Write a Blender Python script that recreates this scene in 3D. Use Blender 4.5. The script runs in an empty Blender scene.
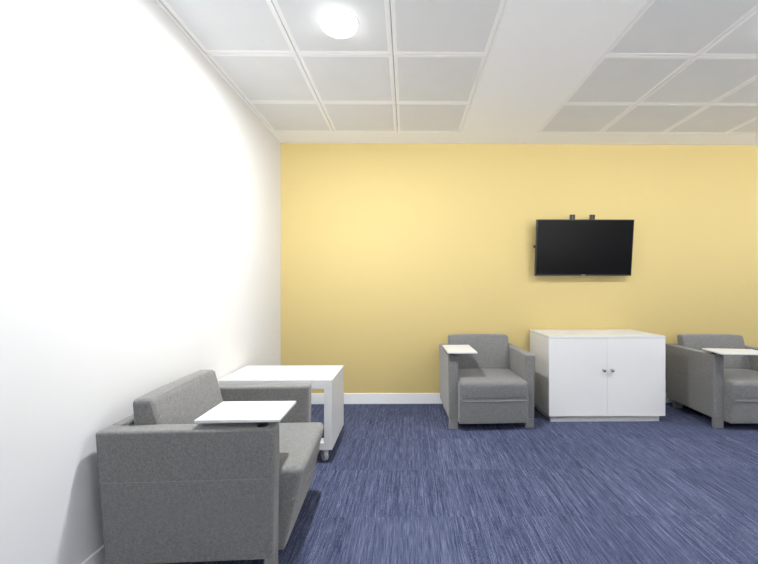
import bpy, bmesh, math, random
from mathutils import Vector, Matrix
C = bpy.context.scene.collection
random.seed(4)

# ------------------------------------------------------------------ materials
def new_mat(name):
    m = bpy.data.materials.new(name); m.use_nodes = True
    nt = m.node_tree; b = nt.nodes['Principled BSDF']
    return m, nt, b

def N(nt, t, **kw):
    n = nt.nodes.new(t)
    for k, v in kw.items():
        if k in n.inputs: n.inputs[k].default_value = v
        else: setattr(n, k, v)
    return n

def plain(name, col, rough=0.5, metal=0.0, spec=0.5, noise=0.0, nscale=8, bump=0.0, bscale=300):
    m, nt, b = new_mat(name)
    b.inputs['Base Color'].default_value = (*col, 1)
    b.inputs['Roughness'].default_value = rough
    b.inputs['Metallic'].default_value = metal
    b.inputs['Specular IOR Level'].default_value = spec
    tc = N(nt, 'ShaderNodeTexCoord')
    if noise > 0:
        n = N(nt, 'ShaderNodeTexNoise', Scale=nscale, Detail=3.0)
        nt.links.new(tc.outputs['Object'], n.inputs['Vector'])
        r = N(nt, 'ShaderNodeValToRGB')
        r.color_ramp.elements[0].position = .3; r.color_ramp.elements[1].position = .7
        r.color_ramp.elements[0].color = (*[c*(1-noise) for c in col], 1)
        r.color_ramp.elements[1].color = (*[min(1, c*(1+noise)) for c in col], 1)
        nt.links.new(n.outputs['Fac'], r.inputs['Fac'])
        nt.links.new(r.outputs['Color'], b.inputs['Base Color'])
    if bump > 0:
        n2 = N(nt, 'ShaderNodeTexNoise', Scale=bscale, Detail=2.0)
        nt.links.new(tc.outputs['Object'], n2.inputs['Vector'])
        bp = N(nt, 'ShaderNodeBump', Strength=bump, Distance=.001)
        nt.links.new(n2.outputs['Fac'], bp.inputs['Height'])
        nt.links.new(bp.outputs['Normal'], b.inputs['Normal'])
    return m

def fabric_mat():
    m, nt, b = new_mat('melange_grey_wool')
    tc = N(nt, 'ShaderNodeTexCoord')
    n = N(nt, 'ShaderNodeTexNoise', Scale=210.0, Detail=3.0, Roughness=.7)
    n2 = N(nt, 'ShaderNodeTexNoise', Scale=60.0, Detail=2.0)
    for q in (n, n2): nt.links.new(tc.outputs['Object'], q.inputs['Vector'])
    mx = N(nt, 'ShaderNodeMath', operation='ADD'); 
    m2 = N(nt, 'ShaderNodeMath', operation='MULTIPLY'); m2.inputs[1].default_value = .3
    nt.links.new(n2.outputs['Fac'], m2.inputs[0]); nt.links.new(n.outputs['Fac'], mx.inputs[0]); nt.links.new(m2.outputs[0], mx.inputs[1])
    r = N(nt, 'ShaderNodeValToRGB')
    r.color_ramp.elements[0].position = .48; r.color_ramp.elements[1].position = .82
    r.color_ramp.elements[0].color = (*FAB[0], 1)
    r.color_ramp.elements[1].color = (*FAB[1], 1)
    nt.links.new(mx.outputs[0], r.inputs['Fac']); nt.links.new(r.outputs['Color'], b.inputs['Base Color'])
    b.inputs['Roughness'].default_value = .95; b.inputs['Specular IOR Level'].default_value = .15
    b.inputs['Sheen Weight'].default_value = .25
    bp = N(nt, 'ShaderNodeBump', Strength=.35, Distance=.0015)
    nt.links.new(n.outputs['Fac'], bp.inputs['Height']); nt.links.new(bp.outputs['Normal'], b.inputs['Normal'])
    return m

def carpet_mat():
    m, nt, b = new_mat('blue_carpet_tiles')
    L = nt.links.new
    tc = N(nt, 'ShaderNodeTexCoord'); sp = N(nt, 'ShaderNodeSeparateXYZ'); L(tc.outputs['Object'], sp.inputs[0])
    def math_(op, a, v):
        q = N(nt, 'ShaderNodeMath', operation=op)
        if hasattr(a, 'is_output'): L(a, q.inputs[0])
        else: q.inputs[0].default_value = a
        if hasattr(v, 'is_output'): L(v, q.inputs[1])
        elif v is not None: q.inputs[1].default_value = v
        return q.outputs[0]
    X, Y = sp.outputs[0], sp.outputs[1]
    ty = math_('FLOOR', math_('DIVIDE', math_('SUBTRACT', Y, .45), .4925), None)
    tx = math_('FLOOR', math_('DIVIDE', math_('SUBTRACT', X, .22), .5), None)
    cb = N(nt, 'ShaderNodeCombineXYZ'); L(tx, cb.inputs[0]); L(ty, cb.inputs[1])
    wn = N(nt, 'ShaderNodeTexWhiteNoise', noise_dimensions='3D'); L(cb.outputs[0], wn.inputs['Vector'])
    off = math_('MULTIPLY', wn.outputs['Value'], 37.0)
    def streak(sx, sy, det):
        c2 = N(nt, 'ShaderNodeCombineXYZ')
        L(math_('MULTIPLY', X, sx), c2.inputs[0]); L(math_('MULTIPLY', Y, sy), c2.inputs[1]); L(off, c2.inputs[2])
        n = N(nt, 'ShaderNodeTexNoise', Scale=1.0, Detail=det, Roughness=.6); L(c2.outputs[0], n.inputs['Vector'])
        return n.outputs['Fac']
    a = streak(290, 9, 1.5); c = streak(80, 1.6, 2.0); d = streak(430, 200, 1.0)
    s = math_('ADD', math_('ADD', math_('MULTIPLY', a, .46), math_('MULTIPLY', c, .26)), math_('MULTIPLY', d, .50))
    s = math_('ADD', s, math_('MULTIPLY', math_('SUBTRACT', wn.outputs['Value'], .5), .030))
    r = N(nt, 'ShaderNodeValToRGB')
    e = r.color_ramp.elements
    e[0].position = .43; e[0].color = (*CAR[0], 1); e[1].position = .80; e[1].color = (*CAR[2], 1)
    k = e.new(.6); k.color = (*CAR[1], 1)
    L(s, r.inputs['Fac']); L(r.outputs['Color'], b.inputs['Base Color'])
    b.inputs['Roughness'].default_value = .95; b.inputs['Specular IOR Level'].default_value = .1
    bp = N(nt, 'ShaderNodeBump', Strength=.5, Distance=.003); L(s, bp.inputs['Height']); L(bp.outputs['Normal'], b.inputs['Normal'])
    return m

def emit_mat(name, col, strength):
    m = bpy.data.materials.new(name); m.use_nodes = True; nt = m.node_tree; nt.nodes.clear()
    e = nt.nodes.new('ShaderNodeEmission'); e.inputs[0].default_value = (*col, 1); e.inputs[1].default_value = strength
    o = nt.nodes.new('ShaderNodeOutputMaterial'); nt.links.new(e.outputs[0], o.inputs[0])
    return m

# --- tunables
FAB = ((.130, .1285, .125), (.222, .220, .215))
CAR = ((.012, .015, .036), (.056, .067, .125), (.170, .190, .290))
P_L, P_C, P_R, P_REAR = 60.0, 28.0, 36.0, 5.0
EXPO = 0.07
DOME = 9.0
GROUND_FILL, SKY_U = 15.5, 0.3
SPREAD = 180

M = dict(
    white_paint=plain('white_wall_paint', (.70, .70, .70), .75, spec=.3, bump=.08, bscale=400),
    yellow=plain('yellow_wall_paint', (.575, .455, .195), .7, spec=.3, bump=.08, bscale=400),
    plaster=plain('ceiling_plaster', (.925, .935, .955), .85, spec=.2),
    tile_rim=plain('tile_rim_metal', (.89, .90, .92), .5, spec=.3),
    tile_pan=plain('perforated_metal_tile', (.745, .765, .79), .6, spec=.2, noise=.015, nscale=5),
    dark_void=plain('ceiling_void', (.25, .25, .25), .9),
    skirting=plain('skirting_gloss', (.83, .83, .83), .35),
    laminate=plain('white_laminate', (.66, .66, .66), .38, spec=.4, noise=.008, nscale=3),
    cabinet=plain('cabinet_white_melamine', (.70, .695, .685), .42, spec=.4, noise=.008, nscale=3),
    gap=plain('shadow_gap_grey', (.30, .34, .34), .7),
    plinth=plain('plinth_grey', (.45, .45, .44), .5, noise=.05, nscale=60),
    foot=plain('foot_grey_metal', (.19, .19, .188), .45, noise=.04, nscale=40),
    seam=plain('light_grey_piping', (.27, .27, .275), .9, noise=.1, nscale=300),
    stitch=plain('grey_seam_thread', (.23, .23, .228), .9, noise=.1, nscale=300),
    black=plain('black_plastic', (.012, .012, .013), .45, noise=.1, nscale=50),
    screen=plain('tv_glass', (.003, .003, .0035), .3, spec=.08),
    bezel=plain('tv_bezel', (.01, .01, .011), .35),
    chrome=plain('chrome', (.45, .45, .46), .18, metal=1.0),
    silver=plain('silver_badge', (.42, .42, .43), .4, metal=.7),
    castor=plain('castor_grey_plastic', (.5, .5, .5), .45),
    castor_wheel=plain('castor_wheel', (.55, .55, .54), .5),
)
M['fabric'] = fabric_mat(); M['carpet'] = carpet_mat()
M['dome'] = emit_mat('lit_diffuser', (1, .985, .96), DOME)

# ------------------------------------------------------------------ helpers
def obj(name, bm, mats, parent=None, smooth=False, loc=None):
    me = bpy.data.meshes.new(name)
    bmesh.ops.recalc_face_normals(bm, faces=bm.faces)
    bm.to_mesh(me); bm.free()
    if not isinstance(mats, (list, tuple)): mats = [mats]
    for m in mats: me.materials.append(m)
    if smooth:
        for p in me.polygons: p.use_smooth = True
    o = bpy.data.objects.new(name, me); C.objects.link(o)
    if smooth:
        w = o.modifiers.new('wn', 'WEIGHTED_NORMAL'); w.keep_sharp = True
    if parent: o.parent = parent
    if loc: o.location = loc
    return o

def thing(name, label, cat, loc, rz=0, group=None):
    o = bpy.data.objects.new(name, None); C.objects.link(o); o.empty_display_size = .1
    o.location = loc; o.rotation_euler = (0, 0, rz)
    o['label'] = label; o['category'] = cat
    if group: o['group'] = group
    return o

def struct(name, bm, mats):
    o = obj(name, bm, mats); o['kind'] = 'structure'; return o

def box(bm, x0, x1, y0, y1, z0, z1, mi=0, bev=0, seg=2):
    v = [bm.verts.new((x, y, z)) for x in (x0, x1) for y in (y0, y1) for z in (z0, z1)]
    fs = [bm.faces.new([v[i] for i in f]) for f in ((0,1,3,2), (4,6,7,5), (0,4,5,1), (2,3,7,6), (0,2,6,4), (1,5,7,3))]
    for f in fs: f.material_index = mi
    if bev:
        es = list({e for f in fs for e in f.edges})
        r = bmesh.ops.bevel(bm, geom=es, offset=bev, segments=seg, profile=.5, affect='EDGES', clamp_overlap=True)
        for f in r['faces']: f.material_index = mi
    return v

def cyl(bm, p0, p1, r0, r1=None, seg=20, mi=0):
    r1 = r0 if r1 is None else r1
    p0, p1 = Vector(p0), Vector(p1); ax = (p1-p0).normalized()
    u = ax.orthogonal().normalized(); w = ax.cross(u)
    a = [bm.verts.new(p0+(u*math.cos(t)+w*math.sin(t))*r0) for t in [2*math.pi*i/seg for i in range(seg)]]
    b = [bm.verts.new(p1+(u*math.cos(t)+w*math.sin(t))*r1) for t in [2*math.pi*i/seg for i in range(seg)]]
    for i in range(seg):
        bm.faces.new((a[i], a[(i+1) % seg], b[(i+1) % seg], b[i])).material_index = mi
    bm.faces.new(a[::-1]).material_index = mi; bm.faces.new(b).material_index = mi

def lathe(bm, prof, seg=32, mi=0, origin=(0, 0, 0)):
    rings = []
    o = Vector(origin)
    for r, z in prof:
        if r < 1e-6: rings.append([bm.verts.new(o+Vector((0, 0, z)))])
        else: rings.append([bm.verts.new(o+Vector((r*math.cos(2*math.pi*i/seg), r*math.sin(2*math.pi*i/seg), z))) for i in range(seg)])
    for A, B in zip(rings, rings[1:]):
        for i in range(seg):
            j = (i+1) % seg
            if len(A) == 1 and len(B) == 1: continue
            if len(A) == 1: f = bm.faces.new((A[0], B[j], B[i]))
            elif len(B) == 1: f = bm.faces.new((A[i], A[j], B[0]))
            else: f = bm.faces.new((A[i], A[j], B[j], B[i]))
            f.material_index = mi

def tube(bm, pts, r, seg=6, mi=0):
    rings = []
    pts = [Vector(p) for p in pts]
    for i, p in enumerate(pts):
        a = pts[max(i-1, 0)]; b = pts[min(i+1, len(pts)-1)]
        t = (b-a).normalized(); u = t.orthogonal().normalized()
        if rings: u = (last - t*last.dot(t)).normalized()
        last = u; w = t.cross(u)
        rings.append([bm.verts.new(p+(u*math.cos(q)+w*math.sin(q))*r) for q in [2*math.pi*k/seg for k in range(seg)]])
    for A, B in zip(rings, rings[1:]):
        for i in range(seg): bm.faces.new((A[i], A[(i+1) % seg], B[(i+1) % seg], B[i])).material_index = mi
    bm.faces.new(rings[0][::-1]); bm.faces.new(rings[-1])

def pad(bm, corners, r, crown=(0, 0, 0), n=8):
    """Upholstered block: rounded box of unit coordinates warped into 8 corners.
    corners[(i,j,k)] for i,j,k in 0/1 (x,y,z). crown = bulge of the +z/-y/+x faces in metres."""
    c = {k: Vector(v) for k, v in corners.items()}
    size = [(c[(1, 0, 0)]-c[(0, 0, 0)]).length, (c[(0, 1, 0)]-c[(0, 0, 0)]).length, (c[(0, 0, 1)]-c[(0, 0, 0)]).length]
    size = [max(s, (c[(1, 1, 1)]-c[tuple(0 if a == ax else 1 for a in range(3))]).length) for ax, s in enumerate(size)]
    h = [s/2 for s in size]
    def ticks(hh):
        e = [0, .12*r, .35*r, .65*r]
        inner = [-(hh-r)+2*(hh-r)*i/n for i in range(n+1)]
        return [-hh+q for q in e]+inner+[hh-q for q in e[::-1]]
    T = [ticks(q) for q in h]
    vm = {}
    def vert(p):
        key = tuple(round(q, 6) for q in p)
        if key in vm: return vm[key]
        inn = [max(-(h[a]-r), min(h[a]-r, p[a])) for a in range(3)]
        d = Vector([p[a]-inn[a] for a in range(3)])
        q = Vector(inn)+(d.normalized()*r if d.length > 1e-9 else d)
        g = [q[a]/h[a] for a in range(3)]
        bx, by, bz = (1-g[0]**2), (1-g[1]**2), (1-g[2]**2)
        u = [(g[a]+1)/2 for a in range(3)]
        w = Vector((0, 0, 0))
        for (i, j, k), cc in c.items():
            w += cc*((u[0] if i else 1-u[0])*(u[1] if j else 1-u[1])*(u[2] if k else 1-u[2]))
        w.z += crown[2]*max(0, g[2])*math.sqrt(max(bx, 0))*math.sqrt(max(by, 0))
        w.y -= crown[1]*max(0, -g[1])*math.sqrt(max(bx, 0))*math.sqrt(max(bz, 0))
        w.x += crown[0]*g[0]*math.sqrt(max(by, 0))*math.sqrt(max(bz, 0))
        vm[key] = bm.verts.new(w); return vm[key]
    for ax in range(3):
        b_, c_ = [a for a in range(3) if a != ax]
        for s in (-1, 1):
            for i in range(len(T[b_])-1):
                for j in range(len(T[c_])-1):
                    q = []
                    for (ii, jj) in ((i, j), (i+1, j), (i+1, j+1), (i, j+1)):
                        p = [0, 0, 0]; p[ax] = s*h[ax]; p[b_] = T[b_][ii]; p[c_] = T[c_][jj]; q.append(vert(p))
                    if len(set(q)) == 4:
                        try: bm.faces.new(q)
                        except ValueError: pass

def corners8(x0, x1, y0, y1, z0, z1, f=None):
    d = {}
    for i, x in enumerate((x0, x1)):
        for j, y in enumerate((y0, y1)):
            for k, z in enumerate((z0, z1)):
                d[(i, j, k)] = f(x, y, z) if f else (x, y, z)
    return d

# ------------------------------------------------------------------ room
XL, XR, YB, YF, ZC = -1.288, 4.9, 3.785, -3.2, 2.659
bm = bmesh.new(); box(bm, XL-.1, XR+.1, YF-.1, YB+.1, -.1, 0); struct('floor', bm, M['carpet'])
bm = bmesh.new(); box(bm, XL-.12, XL, YF-.12, YB+.12, 0, ZC+.06); struct('wall_left', bm, M['white_paint'])
bm = bmesh.new(); box(bm, XL, XR, YB, YB+.12, 0, ZC+.06); struct('wall_back', bm, M['yellow'])
bm = bmesh.new(); box(bm, XR, XR+.12, YF-.12, YB+.12, 0, ZC+.06); struct('wall_right', bm, M['white_paint'])
# openings added behind the camera, unseen, to let in fill light: sill, head and piers
bm = bmesh.new()
WZ0, WZ1 = .80, 2.55
bays = [(-1.10+1.5*i, .30+1.5*i) for i in range(4)]
box(bm, XL, XR, YF-.12, YF, 0, WZ0); box(bm, XL, XR, YF-.12, YF, WZ1, ZC+.06)
edges = [XL]+[e for b in bays for e in b]+[XR]
for a, b in zip(edges[::2], edges[1::2]): box(bm, a, b, YF-.12, YF, WZ0, WZ1)
struct('wall_front', bm, M['white_paint'])
for i, (a, b) in enumerate(bays):
    bm = bmesh.new()
    for q in ((a, a+.05, WZ0, WZ1), (b-.05, b, WZ0, WZ1), (a+.05, b-.05, WZ0, WZ0+.05), (a+.05, b-.05, WZ1-.05, WZ1)):
        box(bm, q[0], q[1], YF-.09, YF-.03, q[2], q[3], 0, bev=.003)
    struct('added_window_%d' % (i+1), bm, M['skirting'])

def skirting(name, pts):
    bm = bmesh.new(); box(bm, *pts, 0, .108, bev=.003, seg=2); struct(name, bm, M['skirting'])
skirting('baseboard_back', (XL+.012, XR, YB-.012, YB))
skirting('baseboard_left', (XL, XL+.012, YF, YB))
skirting('baseboard_right', (XR-.012, XR, YF, YB-.012))

# ceiling: plaster borders around two fields of framed metal tiles
YR = [3.505, 2.945]
while YR[-1] > YF+.7: YR.append(YR[-1]-.615)
XA = [-1.262, -.692, -.088, .508]
XBs = [1.240, 1.837, 2.437, 3.037, 3.637, 4.237, 4.82]
bm = bmesh.new()
box(bm, XL, XR, YR[0], YB, ZC, ZC+.05, 0)
box(bm, XL, XR, YF, YR[-1], ZC, ZC+.05, 0)
for a, b in ((XL, XA[0]-.004), (XA[-1], XBs[0]), (XBs[-1], XR)):
    box(bm, a, b, YR[-1], YR[0], ZC, ZC+.05, 0)
box(bm, XL, XR, YF, YB, ZC+.05, ZC+.06, 3)
def tile(x0, x1, y0, y1, hole=None):
    g = .0022; rim = .026; st = .003
    def ring(i, z): return [bm.verts.new(p) for p in ((x0+i, y0+i, z), (x1-i, y0+i, z), (x1-i, y1-i, z), (x0+i, y1-i, z))]
    R = [ring(g, ZC+.03), ring(g, ZC+.0015), ring(g+.0015, ZC), ring(rim, ZC), ring(rim+st, ZC+.0015)]
    for a, b in zip(R, R[1:]):
        for i in range(4): bm.faces.new((a[i], a[(i+1) % 4], b[(i+1) % 4], b[i])).material_index = 1
    bm.faces.new(R[-1]).material_index = 2
for cols in (XA, XBs):
    for a, b in zip(cols, cols[1:]):
        for y1, y0 in zip(YR, YR[1:]): tile(a, b, y0, y1)
struct('ceiling', bm, [M['plaster'], M['tile_rim'], M['tile_pan'], M['dark_void']])
# slim edge angle where the tile field meets the left wall, and angles along the plaster strip
def edge_angle(name, x0, x1):
    bm = bmesh.new(); box(bm, x0, x1, YR[-1], YR[0], ZC-.0025, ZC+.001, 0, bev=.001, seg=2); struct(name, bm, M['tile_rim'])
edge_angle('trim_1', XL, XL+.010)
edge_angle('trim_2', XA[-1]+.002, XA[-1]+.014)
edge_angle('trim_3', XBs[0]-.014, XBs[0]-.002)

# ------------------------------------------------------------------ downlights
def downlight(x, y, label, power):
    t = thing('ceiling_light', label, 'ceiling light', (x, y, ZC), 0, 'round ceiling downlights')
    bm = bmesh.new(); lathe(bm, [(.100, .006), (.112, .006), (.112, -.002), (.108, -.005), (.101, -.004), (.100, .006)], 48)
    obj('trim_ring', bm, M['tile_rim'], t, True)
    bm = bmesh.new(); lathe(bm, [(.1, 0), (.0995, -.012), (.095, -.024), (.083, -.033), (.06, -.038), (.03, -.040), (0, -.0405)], 48)
    obj('diffuser', bm, M['dome'], t, True)
    l = bpy.data.lights.new('downlight_lamp', 'AREA'); l.shape = 'DISK'; l.size = .09; l.energy = power
    l.color = (.955, .98, 1.0); l.spread = math.radians(SPREAD)
    lo = bpy.data.objects.new('lamp', l); C.objects.link(lo); lo.parent = t; lo.location = (0, 0, -.045)
    return t
YL = (YR[2]+YR[3])/2
downlight(-.378, YL+.025, 'round glowing ceiling downlight in the tile above the left armchair', P_L)
downlight(2.137, YL, 'round ceiling downlight in the right tile field, just outside the frame', P_C)
downlight(4.537, YL, 'added round ceiling downlight, unseen in the right tile field beside the far right wall', P_R)  # unseen lamp added to brighten the right side of the room
YL2 = YL-.615*4  # rear row: unseen lamps added as weak fill light
downlight(-.39, YL2, 'added round ceiling downlight, unseen behind the camera on the left wall side', P_REAR)
downlight(2.137, YL2, 'added round ceiling downlight, unseen behind the camera in the middle of the room', P_REAR)
downlight(4.537, YL2, 'added round ceiling downlight, unseen behind the camera by the right wall', P_REAR)

# ------------------------------------------------------------------ tablet armchairs
def armchair(D, label, loc, rz, cush_shift=0, tablet=None, W=.732, low=.043, group='grey tablet armchairs'):
    A = .086            # overall width, arm thickness
    H, Z0 = .62, .078            # arm height, underside
    t = thing('armchair', label, 'armchair', loc, rz, group)
    yf, yb = -D/2, D/2
    F = M['fabric']
    def lean(x, y, z):           # the shell narrows a little towards the floor, most at the back
        k = 1-(z-Z0)/(H-Z0)
        return (x*(1-.018*k), y-(.035*k if y > 0 else -.006*k), z)
    for s in (-1, 1):
        x0, x1 = (s*W/2, s*(W/2-A)) if s < 0 else (s*(W/2-A), s*W/2)
        bm = bmesh.new(); pad(bm, corners8(x0, x1, yf, yb, Z0, H, lean), .014, n=6)
        a = obj('armrest', bm, F, t, True)
        bm = bmesh.new()
        zs = .415; xo = lean(s*W/2, 0, zs)[0]
        tube(bm, [(xo+s*.0002, lean(0, yf, zs)[1]+.014+ (lean(0, yb, zs)[1]-lean(0, yf, zs)[1]-.028)*i/10, zs) for i in range(11)], .0011, mi=0)
        obj('seam', bm, M['stitch'], a)
        for yy in (yf+.007, yb-.125):
            bm = bmesh.new()
            ins = .0 if yy < 0 else .025
            xa, xb = sorted((s*(W/2-.009-ins), s*(W/2-A+.002-ins)))
            pad(bm, corners8(xa, xb, yy, yy+.036, 0, Z0+.004), .004, n=2)
            obj('leg', bm, M['foot'], t, True)
    xi = W/2-A
    bm = bmesh.new(); pad(bm, corners8(-xi-.003, xi+.003, yb-.075, yb, Z0, H, lambda x, y, z: (x, lean(x, y, z)[1] if y > yb-.01 else y-.02*(1-(z-Z0)/(H-Z0)), z)), .014, n=6)
    bk = obj('back_panel', bm, F, t, True)
    for s in (-1, 1):
        bm = bmesh.new()
        tube(bm, [(s*(W/2-.012), yb-.012, H+.0001), (s*(xi), yb-.078, H+.0001)], .0012)
        obj('seam', bm, M['stitch'], bk)
    # seat block: upper cushion over a lower apron, front face sloping in
    zt, zs, zb = .414, .257, .062
    def seat(x, y, z):
        if y < 0: y = yf-.095+low*(zt-z)/(zt-zb)
        return (x, y, z)
    bm = bmesh.new(); pad(bm, corners8(-xi-.003, xi+.003, yf-.08, yb-.14, zs, zt, seat), .032, crown=(0, .005, .010), n=10)
    st = obj('seat', bm, F, t, True)
    bm = bmesh.new(); pad(bm, corners8(-xi-.003, xi+.003, yf-.08, yb-.14, zb, zs+.03, seat), .012, crown=(0, .002, 0), n=8)
    ap = obj('seat_base', bm, F, t, True)
    bm = bmesh.new()
    yy = seat(0, -1, zs+.003)[1]-.0045
    tube(bm, [(-xi+.018+(2*xi-.036)*i/12, yy-.0015*(1-(i/6-1)**2), zs+.003) for i in range(13)], .0024)
    obj('piping', bm, M['seam'], st)
    # back cushion, leaning
    cz0, cz1 = zt-.006, .722
    rear, ft, fb = yb-.088, yb-.172, yb-.258
    def cs(x, y, z):
        k = (z-cz0)/(cz1-cz0)
        yy = rear if y > 0 else fb+(ft-fb)*k
        if y > 0: yy = rear-.02*(1-k)
        return (x*(1+.03*k)+cush_shift*k, yy, z)
    bm = bmesh.new(); pad(bm, corners8(-xi+.002, xi-.002, -1, 1, cz0, cz1, cs), .022, crown=(.004, .012, .010), n=10)
    cu = obj('back_cushion', bm, F, t, True)
    bm = bmesh.new()
    for q in (0,):
        pts = []
        for i in range(13):
            u = -1+2*i/12
            pts.append((u*(xi-.016)+cush_shift, ft+.004-.001*(1-u*u), cz1-.003+.006*math.sqrt(max(0, 1-u*u))))
        tube(bm, pts, .0016)
        for s in (-1, 1):
            x = s*(xi-.0035)*1.0
            tube(bm, [(x*(1+.03*k)+cush_shift*k, fb+(ft-fb)*k+.006, cz0+(cz1-cz0)*k) for k in [i/8*.94+.03 for i in range(9)]], .0016)
    obj('piping', bm, M['stitch'], cu)
    # writing tablet on a pivot at the front of the left arm
    tl, tw, ax, ay, ar = tablet
    bm = bmesh.new(); box(bm, -tl/2, tl/2, -tw/2, tw/2, .6435, .655, 0, bev=.0015, seg=2)
    tb = obj('tablet', bm, M['laminate'], t, False)
    tb.location = (ax, ay, 0); tb.rotation_euler = (0, 0, ar)
    px, py = -W/2+A/2, yf+.06
    bm = bmesh.new()
    lathe(bm, [(0, H-.002), (.024, H-.002), (.024, H+.004), (.012, H+.006), (.012, .636), (.034, .638), (.034, .6438), (0, .6438)], 28, origin=(px, py, 0))
    pv = obj('pivot', bm, M['black'], t, True)
    bm = bmesh.new(); lathe(bm, [(0, H+.008), (.006, H+.008), (.0065, H+.012), (.006, H+.016), (0, H+.016)], 14, origin=(px, py-.014, 0))
    obj('bolt', bm, M['chrome'], pv, True)
    return t

def copy_tree(o, parent=None):
    c = o.copy(); C.objects.link(c)
    if parent: c.parent = parent
    for ch in list(o.children): copy_tree(ch, c)
    return c

R = math.radians
# left armchair: back against the left wall, facing right
armchair(.705, 'large grey fabric armchair against the left wall, nearest and seen from its side',
         (-.911, 1.866, 0), R(90+2.6), low=.078, tablet=(.247, .345, -.732/2-.004+.0+.14, -.705/2+.150, R(-1.5)))
# far armchairs, backs against the yellow wall
c2 = armchair(.645, 'grey fabric armchair with small tablet, left of the white cabinet at the yellow wall',
         (.705, 3.430, 0), R(2), cush_shift=-.006, W=.743, low=.038, tablet=(.247, .39, -.732/2+.112, -.645/2+.153, R(-1)))
c3 = copy_tree(c2)
c3['label'] = 'grey fabric armchair right of the white cabinet, cut off by the right frame edge'
c3.location = (2.968, 3.405, 0); c3.rotation_euler = (0, 0, R(-1.2))
for ch in c3.children:
    if ch.name.startswith('tablet'):
        ch.location = (-.182, -.318, 0); ch.rotation_euler = (0, 0, R(90-7))

# ------------------------------------------------------------------ white table on castors
t = thing('side_table', 'white rolling table with thick top and side panels, in the far left corner', 'table', (-.891, 2.735, 0), 0)
hw, hd = .385, .231
Lm = M['laminate']
bm = bmesh.new(); box(bm, -hw, hw, -hd, hd, .508, .568, 0, bev=.0015); obj('tabletop', bm, Lm, t)
for s in (-1, 1):
    bm = bmesh.new(); xa, xb = sorted((s*hw, s*(hw-.054))); box(bm, xa, xb, -hd, hd, .095, .508, 0, bev=.0015); obj('side_panel', bm, Lm, t)
bm = bmesh.new(); box(bm, -hw+.054, hw-.054, -hd, -hd+.085, .095, .142, 0, bev=.0015); obj('bottom_rail', bm, Lm, t)
for sx in (-1, 1):
    for sy in (-1, 1):
        x, y = sx*(hw-.055), sy*(hd-.05)
        bm = bmesh.new()
        lathe(bm, [(0, .095), (.020, .095), (.020, .090), (.008, .088), (.008, .070), (0, .070)], 18, origin=(x, y, 0))
        box(bm, x-.018, x+.018, y-.014, y+.022, .052, .074, 0, bev=.006, seg=3)
        for q in (-1, 1): box(bm, x+q*.0155-.0025, x+q*.0155+.0025, y-.004, y+.020, .022, .06, 0, bev=.002)
        turn = Matrix.Translation((x, y, 0)) @ Matrix.Rotation(R(68+30*sx*sy), 4, 'Z') @ Matrix.Translation((-x, -y, 0))
        bmesh.ops.transform(bm, matrix=turn, verts=bm.verts)
        cs_ = obj('castor', bm, M['castor'], t)
        bm = bmesh.new()
        for q in (-1, 1): cyl(bm, (x+q*.0015, y+.012, .030), (x+q*.0135, y+.012, .030), .030, seg=28)
        bmesh.ops.transform(bm, matrix=turn, verts=bm.verts)
        obj('wheel', bm, M['castor_wheel'], cs_)

# ------------------------------------------------------------------ cabinet
cx0, cx1, cyf, cyb, ch = 1.254, 2.289, 3.252, 3.768, .760
t = thing('cabinet', 'low white two-door cabinet with grey plinth under the television', 'cabinet', ((cx0+cx1)/2, (cyf+cyb)/2, 0))
w, d = (cx1-cx0)/2, (cyb-cyf)/2
Cm = M['cabinet']
bm = bmesh.new(); box(bm, -w+.02, w-.045, -d+.016, d-.01, 0, .052, 0, bev=.001); obj('plinth', bm, M['plinth'], t)
bm = bmesh.new(); box(bm, -w, w, -d+.019, d, .05, .740, 0, bev=.001)
obj('body', bm, Cm, t)
bm = bmesh.new(); box(bm, -w, w, -d, d, .743, ch, 0, bev=.0012); box(bm, -w+.002, w-.002, -d+.004, d-.002, .7395, .7432, 1)
obj('top_panel', bm, [M['laminate'], M['gap']], t)
for s in (-1, 1):
    bm = bmesh.new(); xa, xb = sorted((s*.0007, s*(w-.001))); box(bm, xa, xb, -d, -d+.0175, .052, .7388, 0, bev=.001)
    dr = obj('door', bm, Cm, t)
    bm = bmesh.new()
    kx, kz = s*.036, .460
    prof = [(0, 0), (.011, 0), (.010, .003), (.006, .006), (.006, .013), (.013, .017), (.015, .021), (.013, .027), (0, .0285)]
    tmp = bmesh.new(); lathe(tmp, prof, 24)
    bmesh.ops.transform(tmp, matrix=Matrix.Translation((kx, -d, kz)) @ Matrix.Rotation(R(90), 4, 'X'), verts=tmp.verts)
    obj('knob', tmp, M['chrome'], dr, True)
    bm.free()

# ------------------------------------------------------------------ television
tw_, th_ = .972, .560
t = thing('television', 'black flat screen television tilted down on the yellow wall', 'television', (1.772, 3.675, 1.5845), 0)
t.rotation_euler = (R(5.4), 0, 0)
bm = bmesh.new(); box(bm, -tw_/2, tw_/2, 0, .028, -th_/2, th_/2, 0, bev=.003, seg=2)
box(bm, -.33, .33, .026, .050, -.22, .16, 0, bev=.008)
obj('casing', bm, M['bezel'], t)
bm = bmesh.new(); bz = .008; box(bm, -tw_/2+bz, tw_/2-bz, -.0012, .001, -th_/2+.016, th_/2-bz, 0); obj('screen', bm, M['screen'], t)
bm = bmesh.new(); box(bm, -.021, .021, -.0018, 0, -th_/2+.005, -th_/2+.0115, 0, bev=.0007); obj('badge', bm, M['silver'], t)
bm = bmesh.new(); cyl(bm, (-tw_/2-.018, .015, .012), (-tw_/2, .015, .012), .013, .010, 18); obj('side_button', bm, M['black'], t)
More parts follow.
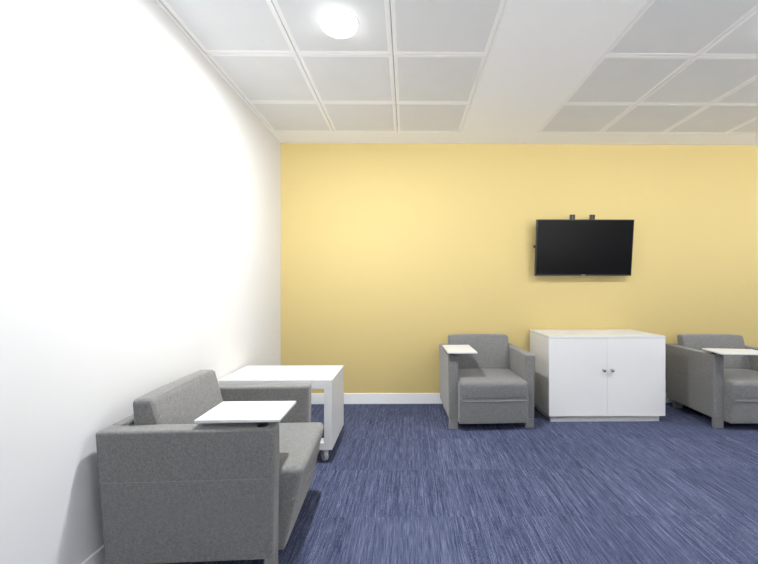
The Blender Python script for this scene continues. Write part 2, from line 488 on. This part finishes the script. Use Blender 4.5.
for x in (-.117, .083):
    bm = bmesh.new()
    box(bm, x-.024, x-.017, .03, .05, -.2, th_/2+.05, 0, bev=.001); box(bm, x+.017, x+.024, .03, .05, -.2, th_/2+.05, 0, bev=.001)
    box(bm, x-.024, x+.024, .03, .05, th_/2+.040, th_/2+.05, 0, bev=.001)
    box(bm, x-.0175, x-.002, .034, .046, -.2, th_/2+.041, 0); box(bm, x+.005, x+.0175, .034, .046, -.2, th_/2+.041, 0)
    obj('mounting_hook', bm, M['black'], t)
bm = bmesh.new(); box(bm, -.26, .26, .055, .097, -.10, .13, 0, bev=.003); obj('wall_bracket', bm, M['black'], t)

# ------------------------------------------------------------------ world, camera, view
wd = bpy.data.worlds.new('world'); bpy.context.scene.world = wd; wd.use_nodes = True
# made-up daylight: faint sky above, strong glow from below added to light the ceiling
_nt = wd.node_tree; _bg = _nt.nodes['Background']
_tc = N(_nt, 'ShaderNodeTexCoord'); _sp = N(_nt, 'ShaderNodeSeparateXYZ'); _nt.links.new(_tc.outputs['Generated'], _sp.inputs[0])
_rp = N(_nt, 'ShaderNodeValToRGB'); _rp.color_ramp.elements[0].position = .47; _rp.color_ramp.elements[1].position = .53
_rp.color_ramp.elements[0].color = (.99*GROUND_FILL, .985*GROUND_FILL, .96*GROUND_FILL, 1); _rp.color_ramp.elements[1].color = (.95*SKY_U, .98*SKY_U, SKY_U, 1)
_ma = N(_nt, 'ShaderNodeMath', operation='MULTIPLY_ADD'); _ma.inputs[1].default_value = .5; _ma.inputs[2].default_value = .5
_nt.links.new(_sp.outputs[2], _ma.inputs[0]); _nt.links.new(_ma.outputs[0], _rp.inputs['Fac']); _nt.links.new(_rp.outputs['Color'], _bg.inputs[0])
_bg.inputs[1].default_value = 1.0
cam = bpy.data.cameras.new('camera'); co = bpy.data.objects.new('camera', cam); C.objects.link(co)
f = 370.0; psi = R(.6)
cam.sensor_fit = 'HORIZONTAL'; cam.sensor_width = 36; cam.lens = 36*f/758
co.location = (0, 0, 1.203); co.rotation_euler = (R(90), 0, -psi)
ppx = 407+f*math.tan(psi)
cam.shift_x = (379-ppx)/758; cam.shift_y = (286-282)/758
cam.clip_start = .05
sc = bpy.context.scene; sc.camera = co
sc.view_settings.view_transform = 'Standard'; sc.view_settings.look = 'None'
sc.view_settings.gamma = 1; sc.view_settings.use_curve_mapping = False
sc.view_settings.exposure = EXPO
sc.cycles.max_bounces = 12; sc.cycles.diffuse_bounces = 8
sc.cycles.use_denoising = True
